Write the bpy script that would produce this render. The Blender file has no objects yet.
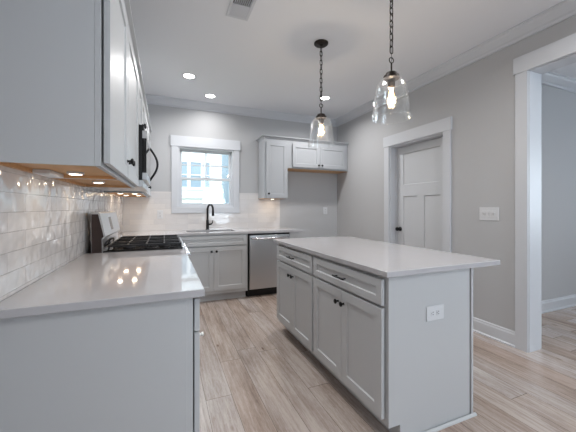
import bpy, bmesh, math, random
from mathutils import Vector, Matrix
random.seed(7)
PI = math.pi
SC = bpy.context.scene
COL = SC.collection

# ------------------------------------------------------------------ camera
cam_d = bpy.data.cameras.new('camera'); cam = bpy.data.objects.new('camera', cam_d); COL.objects.link(cam)
cam_d.sensor_width = 36; cam_d.lens = 296.76 / 576 * 36
cam_d.shift_y = -8.4 / 576
cam_d.clip_start = 0.05
cam.location = (0, 0, 1.2168)
cam.rotation_euler = (PI / 2, 0, -math.radians(22.565))
SC.camera = cam

# ------------------------------------------------------------------ world and light
w = bpy.data.worlds.new('World'); SC.world = w; w.use_nodes = True
bg = w.node_tree.nodes['Background']; bg.inputs[0].default_value = (0.86, 0.93, 1.0, 1); bg.inputs[1].default_value = 4.8
SC.view_settings.view_transform = 'Standard'; SC.view_settings.look = 'None'
SC.view_settings.gamma = 1; SC.view_settings.use_curve_mapping = False
SC.view_settings.exposure = 0.15
SC.cycles.max_bounces = 8; SC.cycles.diffuse_bounces = 5; SC.cycles.glossy_bounces = 4
SC.cycles.transparent_max_bounces = 16; SC.cycles.sample_clamp_indirect = 4
SC.cycles.caustics_reflective = False; SC.cycles.caustics_refractive = False

def area(name, loc, rot, sx, sy, power, color, spread=PI):
    l = bpy.data.lights.new(name, 'AREA'); l.shape = 'RECTANGLE'; l.size = sx; l.size_y = sy
    l.energy = power; l.color = color; l.spread = spread
    o = bpy.data.objects.new(name, l); COL.objects.link(o); o.location = loc; o.rotation_euler = rot
    return o
# daylight lamps added out of view behind the camera and in the next room, aimed upward
area('daylight_fill', (2.05, -4.38, 1.5), (math.radians(140), 0, 0), 1.0, 2.0, 85, (0.70, 0.85, 1.0))
area('daylight_fill', (6.38, -0.9, 1.55), (math.radians(125), 0, PI / 2), 2.4, 1.5, 34, (0.70, 0.85, 1.0))

# ------------------------------------------------------------------ materials
def lin(c):
    return tuple((x / 255 / 12.92 if x / 255 <= .04045 else ((x / 255 + .055) / 1.055) ** 2.4) for x in c) + (1,)
def mat(name, col, rough=.5, metal=0, bump=0, bscale=60, coat=0, emit=0, ecol=None, var=0, stretch=None, spec=.5):
    m = bpy.data.materials.new(name); m.use_nodes = True; nt = m.node_tree; b = nt.nodes['Principled BSDF']
    c = lin(col) if max(col) > 1 else tuple(col) + (1,)
    b.inputs['Base Color'].default_value = c; b.inputs['Roughness'].default_value = rough
    b.inputs['Metallic'].default_value = metal; b.inputs['Coat Weight'].default_value = coat
    b.inputs['Specular IOR Level'].default_value = spec
    if emit:
        b.inputs['Emission Color'].default_value = tuple(ecol or (1, 1, 1)) + (1,); b.inputs['Emission Strength'].default_value = emit
    if bump or var:
        tc = nt.nodes.new('ShaderNodeTexCoord'); n = nt.nodes.new('ShaderNodeTexNoise'); n.inputs['Scale'].default_value = bscale
        n.inputs['Detail'].default_value = 3
        v = tc.outputs['Object']
        if stretch:
            mp = nt.nodes.new('ShaderNodeMapping'); mp.inputs['Scale'].default_value = stretch
            nt.links.new(v, mp.inputs[0]); v = mp.outputs[0]
        nt.links.new(v, n.inputs['Vector'])
        if bump:
            bp = nt.nodes.new('ShaderNodeBump'); bp.inputs['Strength'].default_value = bump; bp.inputs['Distance'].default_value = .01
            nt.links.new(n.outputs['Fac'], bp.inputs['Height']); nt.links.new(bp.outputs[0], b.inputs['Normal'])
        if var:
            mx = nt.nodes.new('ShaderNodeMix'); mx.data_type = 'RGBA'
            mx.inputs[6].default_value = tuple(x * (1 - var) for x in c[:3]) + (1,)
            mx.inputs[7].default_value = tuple(min(1, x * (1 + var)) for x in c[:3]) + (1,)
            nt.links.new(n.outputs['Fac'], mx.inputs[0]); nt.links.new(mx.outputs[2], b.inputs['Base Color'])
    return m

def glass_mat(name, tint, bump=0, edge=.6, face=.04, power=3.0, rough=.03):
    m = bpy.data.materials.new(name); m.use_nodes = True; nt = m.node_tree; N = nt.nodes; N.clear(); L = nt.links
    out = N.new('ShaderNodeOutputMaterial'); mx = N.new('ShaderNodeMixShader'); t = N.new('ShaderNodeBsdfTransparent')
    g = N.new('ShaderNodeBsdfGlossy'); lw = N.new('ShaderNodeLayerWeight'); lw.inputs['Blend'].default_value = .5
    pw = N.new('ShaderNodeMath'); pw.operation = 'POWER'; pw.inputs[1].default_value = power; L.new(lw.outputs['Facing'], pw.inputs[0])
    ma = N.new('ShaderNodeMath'); ma.operation = 'MULTIPLY_ADD'; ma.inputs[1].default_value = edge; ma.inputs[2].default_value = face; L.new(pw.outputs[0], ma.inputs[0])
    t.inputs[0].default_value = tint + (1,); g.inputs['Roughness'].default_value = rough; g.inputs[0].default_value = (1, 1, 1, 1)
    if bump:
        tc = N.new('ShaderNodeTexCoord'); n = N.new('ShaderNodeTexNoise'); n.inputs['Scale'].default_value = 40
        bp = N.new('ShaderNodeBump'); bp.inputs['Strength'].default_value = bump; bp.inputs['Distance'].default_value = .01
        L.new(tc.outputs['Object'], n.inputs[0]); L.new(n.outputs[0], bp.inputs['Height'])
        L.new(bp.outputs[0], g.inputs['Normal']); L.new(bp.outputs[0], lw.inputs['Normal'])
    L.new(ma.outputs[0], mx.inputs[0]); L.new(t.outputs[0], mx.inputs[1]); L.new(g.outputs[0], mx.inputs[2])
    L.new(mx.outputs[0], out.inputs[0])
    return m

def floor_mat():
    m = bpy.data.materials.new('oak_planks'); m.use_nodes = True; nt = m.node_tree; N = nt.nodes; L = nt.links
    b = N['Principled BSDF']
    def M(op, a, c=None):
        n = N.new('ShaderNodeMath'); n.operation = op
        for i, v in enumerate((a, c)):
            if v is None: continue
            if isinstance(v, (int, float)): n.inputs[i].default_value = v
            else: L.new(v, n.inputs[i])
        return n.outputs[0]
    def comb(x, y, z=0):
        n = N.new('ShaderNodeCombineXYZ')
        for i, v in enumerate((x, y, z)):
            if isinstance(v, (int, float)): n.inputs[i].default_value = v
            else: L.new(v, n.inputs[i])
        return n.outputs[0]
    tc = N.new('ShaderNodeTexCoord'); sp = N.new('ShaderNodeSeparateXYZ'); L.new(tc.outputs['Object'], sp.inputs[0])
    X, Y = sp.outputs[0], sp.outputs[1]
    W, LEN = .163, 1.55
    u = M('DIVIDE', M('ADD', X, -.24 + 163 * .2), W); row = M('FLOOR', u); fu = M('FRACT', u)
    wn = N.new('ShaderNodeTexWhiteNoise'); wn.noise_dimensions = '1D'; L.new(row, wn.inputs['W'])
    v = M('ADD', M('DIVIDE', M('ADD', Y, 30.0), LEN), M('MULTIPLY', wn.outputs['Value'], 7.3)); idv = M('FLOOR', v); fv = M('FRACT', v)
    wn2 = N.new('ShaderNodeTexWhiteNoise'); wn2.noise_dimensions = '2D'; L.new(comb(row, idv), wn2.inputs['Vector'])
    r = N.new('ShaderNodeValToRGB'); L.new(wn2.outputs['Value'], r.inputs[0])
    cr = r.color_ramp; cr.elements[0].color = lin((178, 159, 147)); cr.elements[1].color = lin((208, 199, 194))
    e = cr.elements.new(.35); e.color = lin((196, 182, 172)); e = cr.elements.new(.7); e.color = lin((190, 178, 171))
    # grain
    g = N.new('ShaderNodeTexNoise'); g.inputs['Scale'].default_value = 1; g.inputs['Detail'].default_value = 6; g.inputs['Distortion'].default_value = .6
    L.new(comb(M('MULTIPLY', X, 55), M('MULTIPLY', Y, 3.0), M('MULTIPLY', wn2.outputs['Value'], 40)), g.inputs['Vector'])
    g2 = N.new('ShaderNodeTexNoise'); g2.inputs['Scale'].default_value = 1; g2.inputs['Detail'].default_value = 3
    L.new(comb(M('MULTIPLY', X, 7), M('MULTIPLY', Y, 1.6), M('MULTIPLY', wn2.outputs['Value'], 90)), g2.inputs['Vector'])
    g3 = N.new('ShaderNodeTexNoise'); g3.inputs['Scale'].default_value = 1; g3.inputs['Detail'].default_value = 5; g3.inputs['Roughness'].default_value = .7; g3.inputs['Distortion'].default_value = 1.2
    L.new(comb(M('MULTIPLY', X, 120), M('MULTIPLY', Y, 14), M('MULTIPLY', wn2.outputs['Value'], 60)), g3.inputs['Vector'])
    mx = N.new('ShaderNodeMix'); mx.data_type = 'RGBA'; mx.blend_type = 'MULTIPLY'; mx.inputs[0].default_value = 1
    rg = N.new('ShaderNodeValToRGB'); L.new(M('MULTIPLY', M('ADD', M('ADD', g.outputs[0], g2.outputs[0]), g3.outputs[0]), .3333), rg.inputs[0])
    rg.color_ramp.elements[0].position = .38; rg.color_ramp.elements[0].color = (.52, .46, .42, 1)
    rg.color_ramp.elements[1].position = .58; rg.color_ramp.elements[1].color = (1, 1, 1, 1)
    L.new(r.outputs[0], mx.inputs[6]); L.new(rg.outputs[0], mx.inputs[7])
    kv = N.new('ShaderNodeTexVoronoi'); kv.inputs['Scale'].default_value = 1
    L.new(comb(M('MULTIPLY', X, 6.1), M('MULTIPLY', Y, 2.3), M('MULTIPLY', wn2.outputs['Value'], 9)), kv.inputs['Vector'])
    kr = N.new('ShaderNodeValToRGB'); L.new(kv.outputs['Distance'], kr.inputs[0]); kr.color_ramp.elements[0].color = (.25, .19, .15, 1); kr.color_ramp.elements[1].position = .085; kr.color_ramp.elements[1].color = (1, 1, 1, 1)
    kn = kr.color_ramp.elements.new(.03); kn.color = (.45, .36, .30, 1)
    mk = N.new('ShaderNodeMix'); mk.data_type = 'RGBA'; mk.blend_type = 'MULTIPLY'; mk.inputs[0].default_value = 1; L.new(mx.outputs[2], mk.inputs[6]); L.new(kr.outputs[0], mk.inputs[7])
    gap = M('MAXIMUM', M('LESS_THAN', M('MINIMUM', fu, M('SUBTRACT', 1, fu)), .008), M('LESS_THAN', M('MINIMUM', fv, M('SUBTRACT', 1, fv)), .0011))
    m2 = N.new('ShaderNodeMix'); m2.data_type = 'RGBA'; L.new(M('MULTIPLY', gap, .9), m2.inputs[0]); L.new(mk.outputs[2], m2.inputs[6]); m2.inputs[7].default_value = lin((84, 70, 60))
    L.new(m2.outputs[2], b.inputs['Base Color'])
    b.inputs['Roughness'].default_value = .27; b.inputs['Specular IOR Level'].default_value = .85
    bp = N.new('ShaderNodeBump'); bp.inputs['Strength'].default_value = .25; bp.inputs['Distance'].default_value = .004
    L.new(M('SUBTRACT', M('MULTIPLY', g.outputs[0], .3), gap), bp.inputs['Height']); L.new(bp.outputs[0], b.inputs['Normal'])
    return m

def tile_mat(name, axis, strength, scale):
    m = bpy.data.materials.new(name); m.use_nodes = True; nt = m.node_tree; N = nt.nodes; L = nt.links
    b = N['Principled BSDF']; tc = N.new('ShaderNodeTexCoord'); sp = N.new('ShaderNodeSeparateXYZ'); L.new(tc.outputs['Object'], sp.inputs[0])
    cb = N.new('ShaderNodeCombineXYZ'); ad = N.new('ShaderNodeMath'); ad.inputs[1].default_value = 30.05 - 1.71; L.new(sp.outputs[axis], ad.inputs[0])
    az = N.new('ShaderNodeMath'); az.inputs[1].default_value = -.0725 * 1.4 - .0 + .0725 * 10 - (.980 - .897) ; L.new(sp.outputs[2], az.inputs[0])
    L.new(ad.outputs[0], cb.inputs[0]); L.new(az.outputs[0], cb.inputs[1])
    br = N.new('ShaderNodeTexBrick'); L.new(cb.outputs[0], br.inputs['Vector'])
    br.inputs['Scale'].default_value = 1; br.inputs['Brick Width'].default_value = .30; br.inputs['Row Height'].default_value = .0725
    br.inputs['Mortar Size'].default_value = .0012; br.inputs['Mortar Smooth'].default_value = .3
    br.inputs['Color1'].default_value = lin((222, 219, 217)); br.inputs['Color2'].default_value = lin((213, 211, 211)); br.inputs['Mortar'].default_value = lin((203, 200, 199))
    L.new(br.outputs['Color'], b.inputs['Base Color']); b.inputs['Roughness'].default_value = .07; b.inputs['Specular IOR Level'].default_value = .6
    n = N.new('ShaderNodeTexNoise'); n.inputs['Scale'].default_value = scale; n.inputs['Detail'].default_value = 1; L.new(tc.outputs['Object'], n.inputs[0])
    s = N.new('ShaderNodeMath'); s.operation = 'MULTIPLY_ADD'; s.inputs[1].default_value = -.25; L.new(br.outputs['Fac'], s.inputs[0]); L.new(n.outputs[0], s.inputs[2])
    bp = N.new('ShaderNodeBump'); bp.inputs['Strength'].default_value = strength; bp.inputs['Distance'].default_value = .01
    L.new(s.outputs[0], bp.inputs['Height']); L.new(bp.outputs[0], b.inputs['Normal'])
    return m

def siding_mat():
    m = bpy.data.materials.new('lap_siding'); m.use_nodes = True; nt = m.node_tree; N = nt.nodes; L = nt.links
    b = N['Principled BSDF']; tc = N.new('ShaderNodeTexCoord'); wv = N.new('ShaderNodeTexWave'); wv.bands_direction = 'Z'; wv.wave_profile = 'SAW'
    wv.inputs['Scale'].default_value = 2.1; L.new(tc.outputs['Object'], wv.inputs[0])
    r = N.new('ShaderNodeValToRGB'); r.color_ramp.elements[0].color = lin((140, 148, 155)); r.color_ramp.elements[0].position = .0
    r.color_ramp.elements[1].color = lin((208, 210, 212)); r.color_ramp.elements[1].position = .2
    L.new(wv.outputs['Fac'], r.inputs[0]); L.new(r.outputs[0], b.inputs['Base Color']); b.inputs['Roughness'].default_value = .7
    return m

WALL = mat('greige_paint', (183, 184, 186), .75, bump=.03, bscale=240)
CEIL = mat('ceiling_paint', (228, 230, 234), .85, bump=.03, bscale=200)
TRIM = mat('white_trim_paint', (202, 205, 210), .38, bump=.01, bscale=90)
DOORW = mat('white_door_paint', (200, 203, 207), .42, bump=.01, bscale=90)
GREY = mat('grey_cabinet_paint', (191, 193, 195), .42, bump=.01, bscale=120)
PALE = mat('pale_cabinet_paint', (174, 177, 181), .4, bump=.01, bscale=120)
QUARTZ = mat('white_quartz', (186, 185, 188), .06, spec=.6, var=.02, bscale=9)
FLOOR = floor_mat()
TILE_L = tile_mat('glossy_tile_left', 1, .95, 13); TILE_B = tile_mat('glossy_tile_back', 0, .28, 9)
BLACK = mat('matte_black_metal', (13, 13, 14), .42, metal=.2, bump=.01, bscale=200)
BRONZE = mat('dark_bronze', (34, 26, 22), .4, metal=.45, bump=.02, bscale=120)
STEEL = mat('brushed_steel', (196, 196, 197), .3, metal=1, bump=.03, bscale=40, stretch=(1, 1, 60))
CHROME = mat('polished_steel', (215, 215, 218), .16, metal=1, bump=.005, bscale=50)
NICKEL = mat('satin_nickel', (222, 222, 220), .3, metal=.7, bump=.005, bscale=50)
IRON = mat('cast_iron', (34, 34, 37), .42, metal=.35, bump=.05, bscale=300)
ENAMEL = mat('black_enamel', (10, 10, 12), .15, var=.1, bscale=30)
BROWNP = mat('dark_brown_side', (44, 27, 22), .6, var=.15, bscale=30)
BGLASS = mat('black_glass', (12, 12, 14), .05, var=.05, bscale=20)
MAPLE = mat('maple_plywood', (205, 160, 112), .5, var=.22, bscale=6, stretch=(1, 9, 1), bump=.01)
PLASTIC = mat('white_plastic', (212, 214, 217), .35, var=.01, bscale=60)
DARK = mat('dark_slot', (40, 38, 38), .6, var=.1, bscale=60)
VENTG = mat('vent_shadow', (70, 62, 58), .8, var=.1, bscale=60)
LENS = mat('downlight_lens', (255, 252, 245), .5, emit=14, ecol=(1, .96, .9), var=.01)
PUCK = mat('led_puck_lens', (255, 240, 215), .5, emit=9, ecol=(1, .86, .66), var=.01)
FIL = mat('glowing_filament', (255, 200, 130), .5, emit=22, ecol=(1, .72, .42), var=.01)
GLASSW = glass_mat('window_glass', (.97, .985, .985), edge=.5, face=.03)
GLASSP = glass_mat('clear_shade_glass', (.985, .99, .99), bump=.3, edge=.75, face=.04, power=2.0, rough=.1)
GLASSB = glass_mat('bulb_glass', (.99, .95, .88), edge=.3, face=.02)
SIDING = siding_mat()
HGLASS = mat('house_window_glass', (122, 138, 150), .25, var=.1, bscale=3)
GRASS = mat('lawn', (120, 140, 96), .9, var=.3, bscale=8)
GTRIM = mat('grey_exterior_paint', (136, 150, 160), .6, var=.03, bscale=6)

# ------------------------------------------------------------------ helpers
def box(bm, x0, x1, y0, y1, z0, z1):
    x0, x1 = sorted((x0, x1)); y0, y1 = sorted((y0, y1)); z0, z1 = sorted((z0, z1))
    v = [bm.verts.new(p) for p in ((x0, y0, z0), (x1, y0, z0), (x1, y1, z0), (x0, y1, z0), (x0, y0, z1), (x1, y0, z1), (x1, y1, z1), (x0, y1, z1))]
    for f in ((0, 3, 2, 1), (4, 5, 6, 7), (0, 1, 5, 4), (1, 2, 6, 5), (2, 3, 7, 6), (3, 0, 4, 7)):
        bm.faces.new([v[i] for i in f])
def B(*boxes):
    bm = bmesh.new()
    for b in boxes: box(bm, *b)
    return bm
def lathe(bm, prof, seg=20, M=None, closed=True):
    """prof: (r, h) pairs turned round local Z, mapped by matrix M"""
    M = M or Matrix.Identity(4); rings = []
    for r, h in prof:
        if r < 1e-6: rings.append([bm.verts.new(M @ Vector((0, 0, h)))])
        else: rings.append([bm.verts.new(M @ Vector((r * math.cos(2 * PI * k / seg), r * math.sin(2 * PI * k / seg), h))) for k in range(seg)])
    for a, b in zip(rings, rings[1:]):
        for k in range(seg):
            k2 = (k + 1) % seg
            if len(a) == 1 and len(b) == 1: continue
            if len(a) == 1: bm.faces.new((a[0], b[k], b[k2]))
            elif len(b) == 1: bm.faces.new((a[k2], a[k], b[0]))
            else: bm.faces.new((a[k2], a[k], b[k], b[k2]))
    if closed:
        for rg in (rings[0], rings[-1]):
            if len(rg) > 2: bm.faces.new(rg)
def tube(bm, pts, r, seg=10, close=False):
    pts = [Vector(p) for p in pts]; n = len(pts); rings = []; up = None
    for i in range(n):
        if close: t = pts[(i + 1) % n] - pts[i - 1]
        else: t = pts[min(i + 1, n - 1)] - pts[max(i - 1, 0)]
        t.normalize()
        if up is None:
            up = t.orthogonal().normalized()
        up = (up - t * up.dot(t)).normalized(); s = t.cross(up)
        rr = r[i] if isinstance(r, (list, tuple)) else r
        rings.append([bm.verts.new(pts[i] + up * rr * math.cos(2 * PI * k / seg) + s * rr * math.sin(2 * PI * k / seg)) for k in range(seg)])
    for i in range(n if close else n - 1):
        a, b = rings[i], rings[(i + 1) % n]
        for k in range(seg):
            bm.faces.new((a[k], a[(k + 1) % seg], b[(k + 1) % seg], b[k]))
    if not close:
        bm.faces.new(rings[0]); bm.faces.new(rings[-1])
def prism(bm, prof, a, b, fn):
    """prof polygon of (p, q); fn(p, q, t) -> point; t runs a..b"""
    A = [bm.verts.new(fn(p, q, a)) for p, q in prof]; Z = [bm.verts.new(fn(p, q, b)) for p, q in prof]; n = len(prof)
    bm.faces.new(A); bm.faces.new(Z)
    for i in range(n): bm.faces.new((A[i], A[(i + 1) % n], Z[(i + 1) % n], Z[i]))
def dirM(p, n):
    """matrix taking local Z to direction n at point p"""
    return Matrix.Translation(Vector(p)) @ Vector(n).to_track_quat('Z', 'Y').to_matrix().to_4x4()

ORG = {}
def thing(name, label, cat, loc, group=None, kind=None):
    o = bpy.data.objects.new(name, None); COL.objects.link(o); o.location = loc; o.empty_display_size = .1
    o['label'] = label; o['category'] = cat
    if group: o['group'] = group
    if kind: o['kind'] = kind
    ORG[o.name] = Vector(loc); return o
def obj(name, bm, m, parent=None, bevel=0, smooth=False, label=None, cat=None, group=None, kind=None):
    org = ORG[parent.name] if parent else Vector((0, 0, 0))
    bmesh.ops.recalc_face_normals(bm, faces=bm.faces)
    bmesh.ops.translate(bm, verts=bm.verts, vec=-org)
    me = bpy.data.meshes.new(name); bm.to_mesh(me); bm.free(); me.materials.append(m)
    if smooth:
        for p in me.polygons: p.use_smooth = True
        if smooth != 'all': me.set_sharp_from_angle(angle=math.radians(38))
    o = bpy.data.objects.new(name, me); COL.objects.link(o)
    if parent: o.parent = parent
    ORG[o.name] = org
    if bevel:
        md = o.modifiers.new('bevel', 'BEVEL'); md.width = bevel; md.segments = 2; md.limit_method = 'ANGLE'; md.angle_limit = math.radians(40)
    if label: o['label'] = label
    if cat: o['category'] = cat
    if group: o['group'] = group
    if kind: o['kind'] = kind
    return o
def struct(name, bm, m, label=None, cat=None, bevel=0):
    return obj(name, bm, m, None, bevel, label=label, cat=cat, kind='structure')
def copy_thing(root, delta, label):
    def cp(o, par):
        c = o.copy(); COL.objects.link(c)
        if par: c.parent = par
        for ch in [x for x in bpy.data.objects if x.parent == o and x != c]: cp(ch, c)
        return c
    c = cp(root, None); c.location = root.location + Vector(delta); c['label'] = label; return c

# ------------------------------------------------------------------ dimensions (metres)
XL, XR, YB, ZC = -.527, 2.826, 4.533, 2.749
CT = .897; CB = CT - .03
YR = -4.5; X2, Y2 = 6.5, 2.05          # rear wall; next room's far wall and end wall
OY0, OY1, OZ = -.70, 1.526, 2.368      # cased opening
DY0, DY1, DZ = 2.347, 3.195, 2.045     # door in the right wall
WX0, WX1, WZ0, WZ1 = .176, .976, 1.222, 2.094   # window opening
WT = .16

# ------------------------------------------------------------------ room shell
struct('floor', B((-.75, X2 + .2, YR - .2, YB + .15, -.1, 0)), FLOOR, 'light oak plank floor running toward the sink wall', 'floor')
struct('ceiling', B((-.75, X2 + .2, YR - .2, YB + .15, ZC, ZC + .12)), CEIL, 'smooth off-white ceiling', 'ceiling')
struct('wall_left', B((XL - .15, XL, YR, YB + .15, 0, ZC)), WALL, 'greige wall behind the range', 'wall')
struct('wall_back', B((XL, WX0, YB, YB + .15, 0, ZC), (WX1, XR + WT, YB, YB + .15, 0, ZC), (WX0, WX1, YB, YB + .15, 0, WZ0), (WX0, WX1, YB, YB + .15, WZ1, ZC)), WALL, 'greige wall with the sink window', 'wall')
struct('wall_right', B((XR, XR + WT, DY1, YB, 0, ZC), (XR, XR + WT, DY0, DY1, DZ, ZC), (XR, XR + WT, OY1, DY0, 0, ZC), (XR, XR + WT, OY0, OY1, OZ, ZC), (XR, XR + WT, YR, OY0, 0, ZC)), WALL, 'greige wall with the white door and cased opening', 'wall')
struct('wall_far', B((XR + WT, X2, Y2, Y2 + .12, 0, ZC)), WALL, 'greige wall seen through the cased opening', 'wall')
struct('wall_rear', B((XL, 1.55, YR - .12, YR, 0, ZC), (2.55, X2, YR - .12, YR, 0, ZC), (1.55, 2.55, YR - .12, YR, 2.5, ZC), (1.55, 2.55, YR - .12, YR, 0, .5)), WALL, 'greige wall behind the viewer', 'wall')
struct('wall_light_block', B((XL, .85, -1.62, -1.50, 0, ZC)), WALL, 'greige wall added unseen behind the viewer to block light', 'wall')  # unseen wall added to keep window light off the left cabinets
struct('wall_side', B((X2, X2 + .12, YR, -2.1, 0, ZC), (X2, X2 + .12, .3, Y2 + .12, 0, ZC), (X2, X2 + .12, -2.1, .3, 2.3, ZC), (X2, X2 + .12, -2.1, .3, 0, .8)), WALL, 'greige far side wall of the next room', 'wall')
struct('wall_pantry', B((XR + WT + .6, XR + WT + .7, DY0 - .3, YB + .15, 0, ZC)), WALL, 'greige wall behind the closed door', 'wall')

# crown moulding
CP = [(0, 0), (.1, 0), (.1, .012), (.088, .018), (.080, .034), (.040, .070), (.024, .078), (.018, .088), (.018, .1), (0, .1)]
def crown(n, fn, a, b, label):
    bm = bmesh.new(); prism(bm, CP, a, b, fn); struct(n, bm, TRIM, label, 'crown moulding')
crown('trim_1', lambda p, q, t: (XR - p, t, ZC - q), YR, YB, 'white crown moulding above the door wall')
crown('trim_2', lambda p, q, t: (t, YB - p, ZC - q), XL, XR, 'white crown moulding above the window')
crown('trim_3', lambda p, q, t: (XL + p, t, ZC - q), YR, YB, 'white crown moulding above the range wall')
crown('trim_4', lambda p, q, t: (t, Y2 - p, ZC - q), XR + WT, X2, 'white crown moulding in the next room')
crown('trim_8', lambda p, q, t: (XR + WT + p, t, ZC - q), YR, Y2, 'white crown moulding over the back of the opening')
# baseboards
BP = [(0, 0), (.026, 0), (.026, .012), (.016, .02), (.016, .105), (.010, .118), (.010, .128), (.004, .135), (0, .135)]
def base(n, fn, a, b, label):
    bm = bmesh.new(); prism(bm, BP, a, b, fn); struct(n, bm, TRIM, label, 'baseboard')
base('baseboard_right', lambda p, q, t: (XR - p, t, q), OY1 + .096, DY0 - .09, 'white baseboard between door and cased opening')
base('baseboard_corner', lambda p, q, t: (XR - p, t, q), DY1 + .09, YB, 'white baseboard beyond the door')
base('baseboard_back', lambda p, q, t: (t, YB - p, q), 1.81, XR, 'white baseboard in the refrigerator nook')
base('baseboard_far', lambda p, q, t: (t, Y2 - p, q), XR + WT, X2, 'white baseboard in the next room')

# cased opening: jambs and casings
OT = .02
def casing(n, x0, x1, y0, y1, z, w_, hh, label, both=True):
    bm = bmesh.new()
    box(bm, x0, x1, y1, y1 + w_, 0, z); box(bm, x0, x1, y0 - w_, y0, 0, z)
    xx0, xx1 = (x0 - .006, x1) if x0 < XR else (x0, x1 + .006)
    box(bm, xx0, xx1, y0 - w_ - .012, y1 + w_ + .012, z, z + hh)
    struct(n, bm, TRIM, label, 'door casing', bevel=.002)
casing('trim_5', XR - OT, XR, OY0, OY1, OZ, .096, .14, 'wide white casing around the opening to the next room')
casing('trim_6', XR + WT, XR + WT + OT, OY0, OY1, OZ, .096, .14, 'white casing on the far side of the opening')
struct('trim_7', B((XR, XR + WT, OY1 - .004, OY1, 0, OZ), (XR, XR + WT, OY0, OY0 + .004, 0, OZ), (XR, XR + WT, OY0, OY1, OZ - .004, OZ)), TRIM, 'white jamb lining the opening', 'door jamb')

# the panel door
casing('trim_9', XR - OT, XR, DY0, DY1, DZ, .092, .14, 'white casing around the closed door')
struct('trim_10', B((XR, XR + WT, DY1 - .018, DY1, 0, DZ), (XR, XR + WT, DY0, DY0 + .018, 0, DZ), (XR, XR + WT, DY0 + .018, DY1 - .018, DZ - .018, DZ),
                    (XR + .085, XR + .105, DY1 - .030, DY1 - .018, 0, DZ - .018), (XR + .085, XR + .105, DY0 + .018, DY0 + .030, 0, DZ - .018)), TRIM, 'white jamb of the closed door', 'door jamb')
dr = thing('door_1', 'white three-panel craftsman door, closed, with a black knob', 'door', (XR + .105, DY0 + .02, 0.008), kind='structure')
def rect_panels(bm, fn, u0, u1, v0, v1, panels, t, rec, ins=.006):
    """slab u0..u1 x v0..v1, front at w=t, with recessed rectangular panels; fn(u,v,w)->world"""
    us = sorted({u0, u1} | {p[0] for p in panels} | {p[1] for p in panels}); vs = sorted({v0, v1} | {p[2] for p in panels} | {p[3] for p in panels})
    cache = {}
    def V(u, v, w_):
        k = (round(u, 5), round(v, 5), round(w_, 5))
        if k not in cache: cache[k] = bm.verts.new(fn(u, v, w_))
        return cache[k]
    def inp(a, b, c, d):
        return any(p[0] <= a + 1e-6 and b <= p[1] + 1e-6 and p[2] <= c + 1e-6 and d <= p[3] + 1e-6 for p in panels)
    for a, b in zip(us, us[1:]):
        for c, d in zip(vs, vs[1:]):
            bm.faces.new((V(a, c, 0), V(b, c, 0), V(b, d, 0), V(a, d, 0)))
            if not inp(a, b, c, d): bm.faces.new((V(a, c, t), V(b, c, t), V(b, d, t), V(a, d, t)))
    for a, b in zip(us, us[1:]):
        for v in (v0, v1): bm.faces.new((V(a, v, 0), V(b, v, 0), V(b, v, t), V(a, v, t)))
    for c, d in zip(vs, vs[1:]):
        for u in (u0, u1): bm.faces.new((V(u, c, 0), V(u, d, 0), V(u, d, t), V(u, c, t)))
    for a, b, c, d in panels:
        uu = [x for x in us if a - 1e-6 <= x <= b + 1e-6]; vv = [x for x in vs if c - 1e-6 <= x <= d + 1e-6]
        ring = [(x, c) for x in uu[:-1]] + [(b, y) for y in vv[:-1]] + [(x, d) for x in reversed(uu[1:])] + [(a, y) for y in reversed(vv[1:])]
        def sh(p): return (p[0] + (ins if p[0] <= a + 1e-6 else -ins if p[0] >= b - 1e-6 else 0), p[1] + (ins if p[1] <= c + 1e-6 else -ins if p[1] >= d - 1e-6 else 0))
        inner = [bm.verts.new(fn(*sh(p), t - rec)) for p in ring]; outer = [V(p[0], p[1], t) for p in ring]; n = len(ring)
        for i in range(n): bm.faces.new((outer[i], outer[(i + 1) % n], inner[(i + 1) % n], inner[i]))
        bm.faces.new(inner)
bm = bmesh.new(); DW = DY1 - DY0 - .042
rect_panels(bm, lambda u, v, w_: (XR + .145 - w_, DY1 - .021 - u, .008 + v), 0, DW, 0, DZ - .03,
            [(.115, DW - .115, 1.51, 1.925), (.115, DW / 2 - .05, .24, 1.36), (DW / 2 + .05, DW - .115, .24, 1.36)], .04, .012, .008)
lf = obj('door_panel', bm, DOORW, dr)
bm = bmesh.new(); lathe(bm, [(.0, -.002), (.030, -.002), (.030, .006), (.012, .012), (.010, .030), (.022, .038), (.027, .052), (.022, .064), (0, .068)], 20, dirM((XR + .105, DY1 - .021 - .062, .93), (-1, 0, 0)))
obj('door_knob', bm, BLACK, dr, smooth=True, label='matte black round knob')

# ------------------------------------------------------------------ window over the sink
win = thing('window_1', 'white double-hung window above the black faucet', 'window', ((WX0 + WX1) / 2, YB, WZ0), kind='structure')
TY = YB - .02
obj('casing', B((WX0 - .088, WX0, TY, YB - .0005, WZ0 - .0, WZ1), (WX1, WX1 + .088, TY, YB - .0005, WZ0, WZ1), (WX0 - .102, WX1 + .102, TY - .006, YB - .0005, WZ1, WZ1 + .15),
                (WX0 - .088, WX1 + .088, TY, YB - .0005, WZ0 - .085, WZ0)), TRIM, win, bevel=.002)
f = .022
obj('jamb', B((WX0, WX0 + f, YB - .001, YB + .14, WZ0, WZ1), (WX1 - f, WX1, YB - .001, YB + .14, WZ0, WZ1), (WX0 + f, WX1 - f, YB - .001, YB + .14, WZ1 - f, WZ1), (WX0 + f, WX1 - f, YB - .001, YB + .14, WZ0, WZ0 + f)), TRIM, win)
ZM = 1.642; x0, x1 = WX0 + f, WX1 - f
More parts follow.
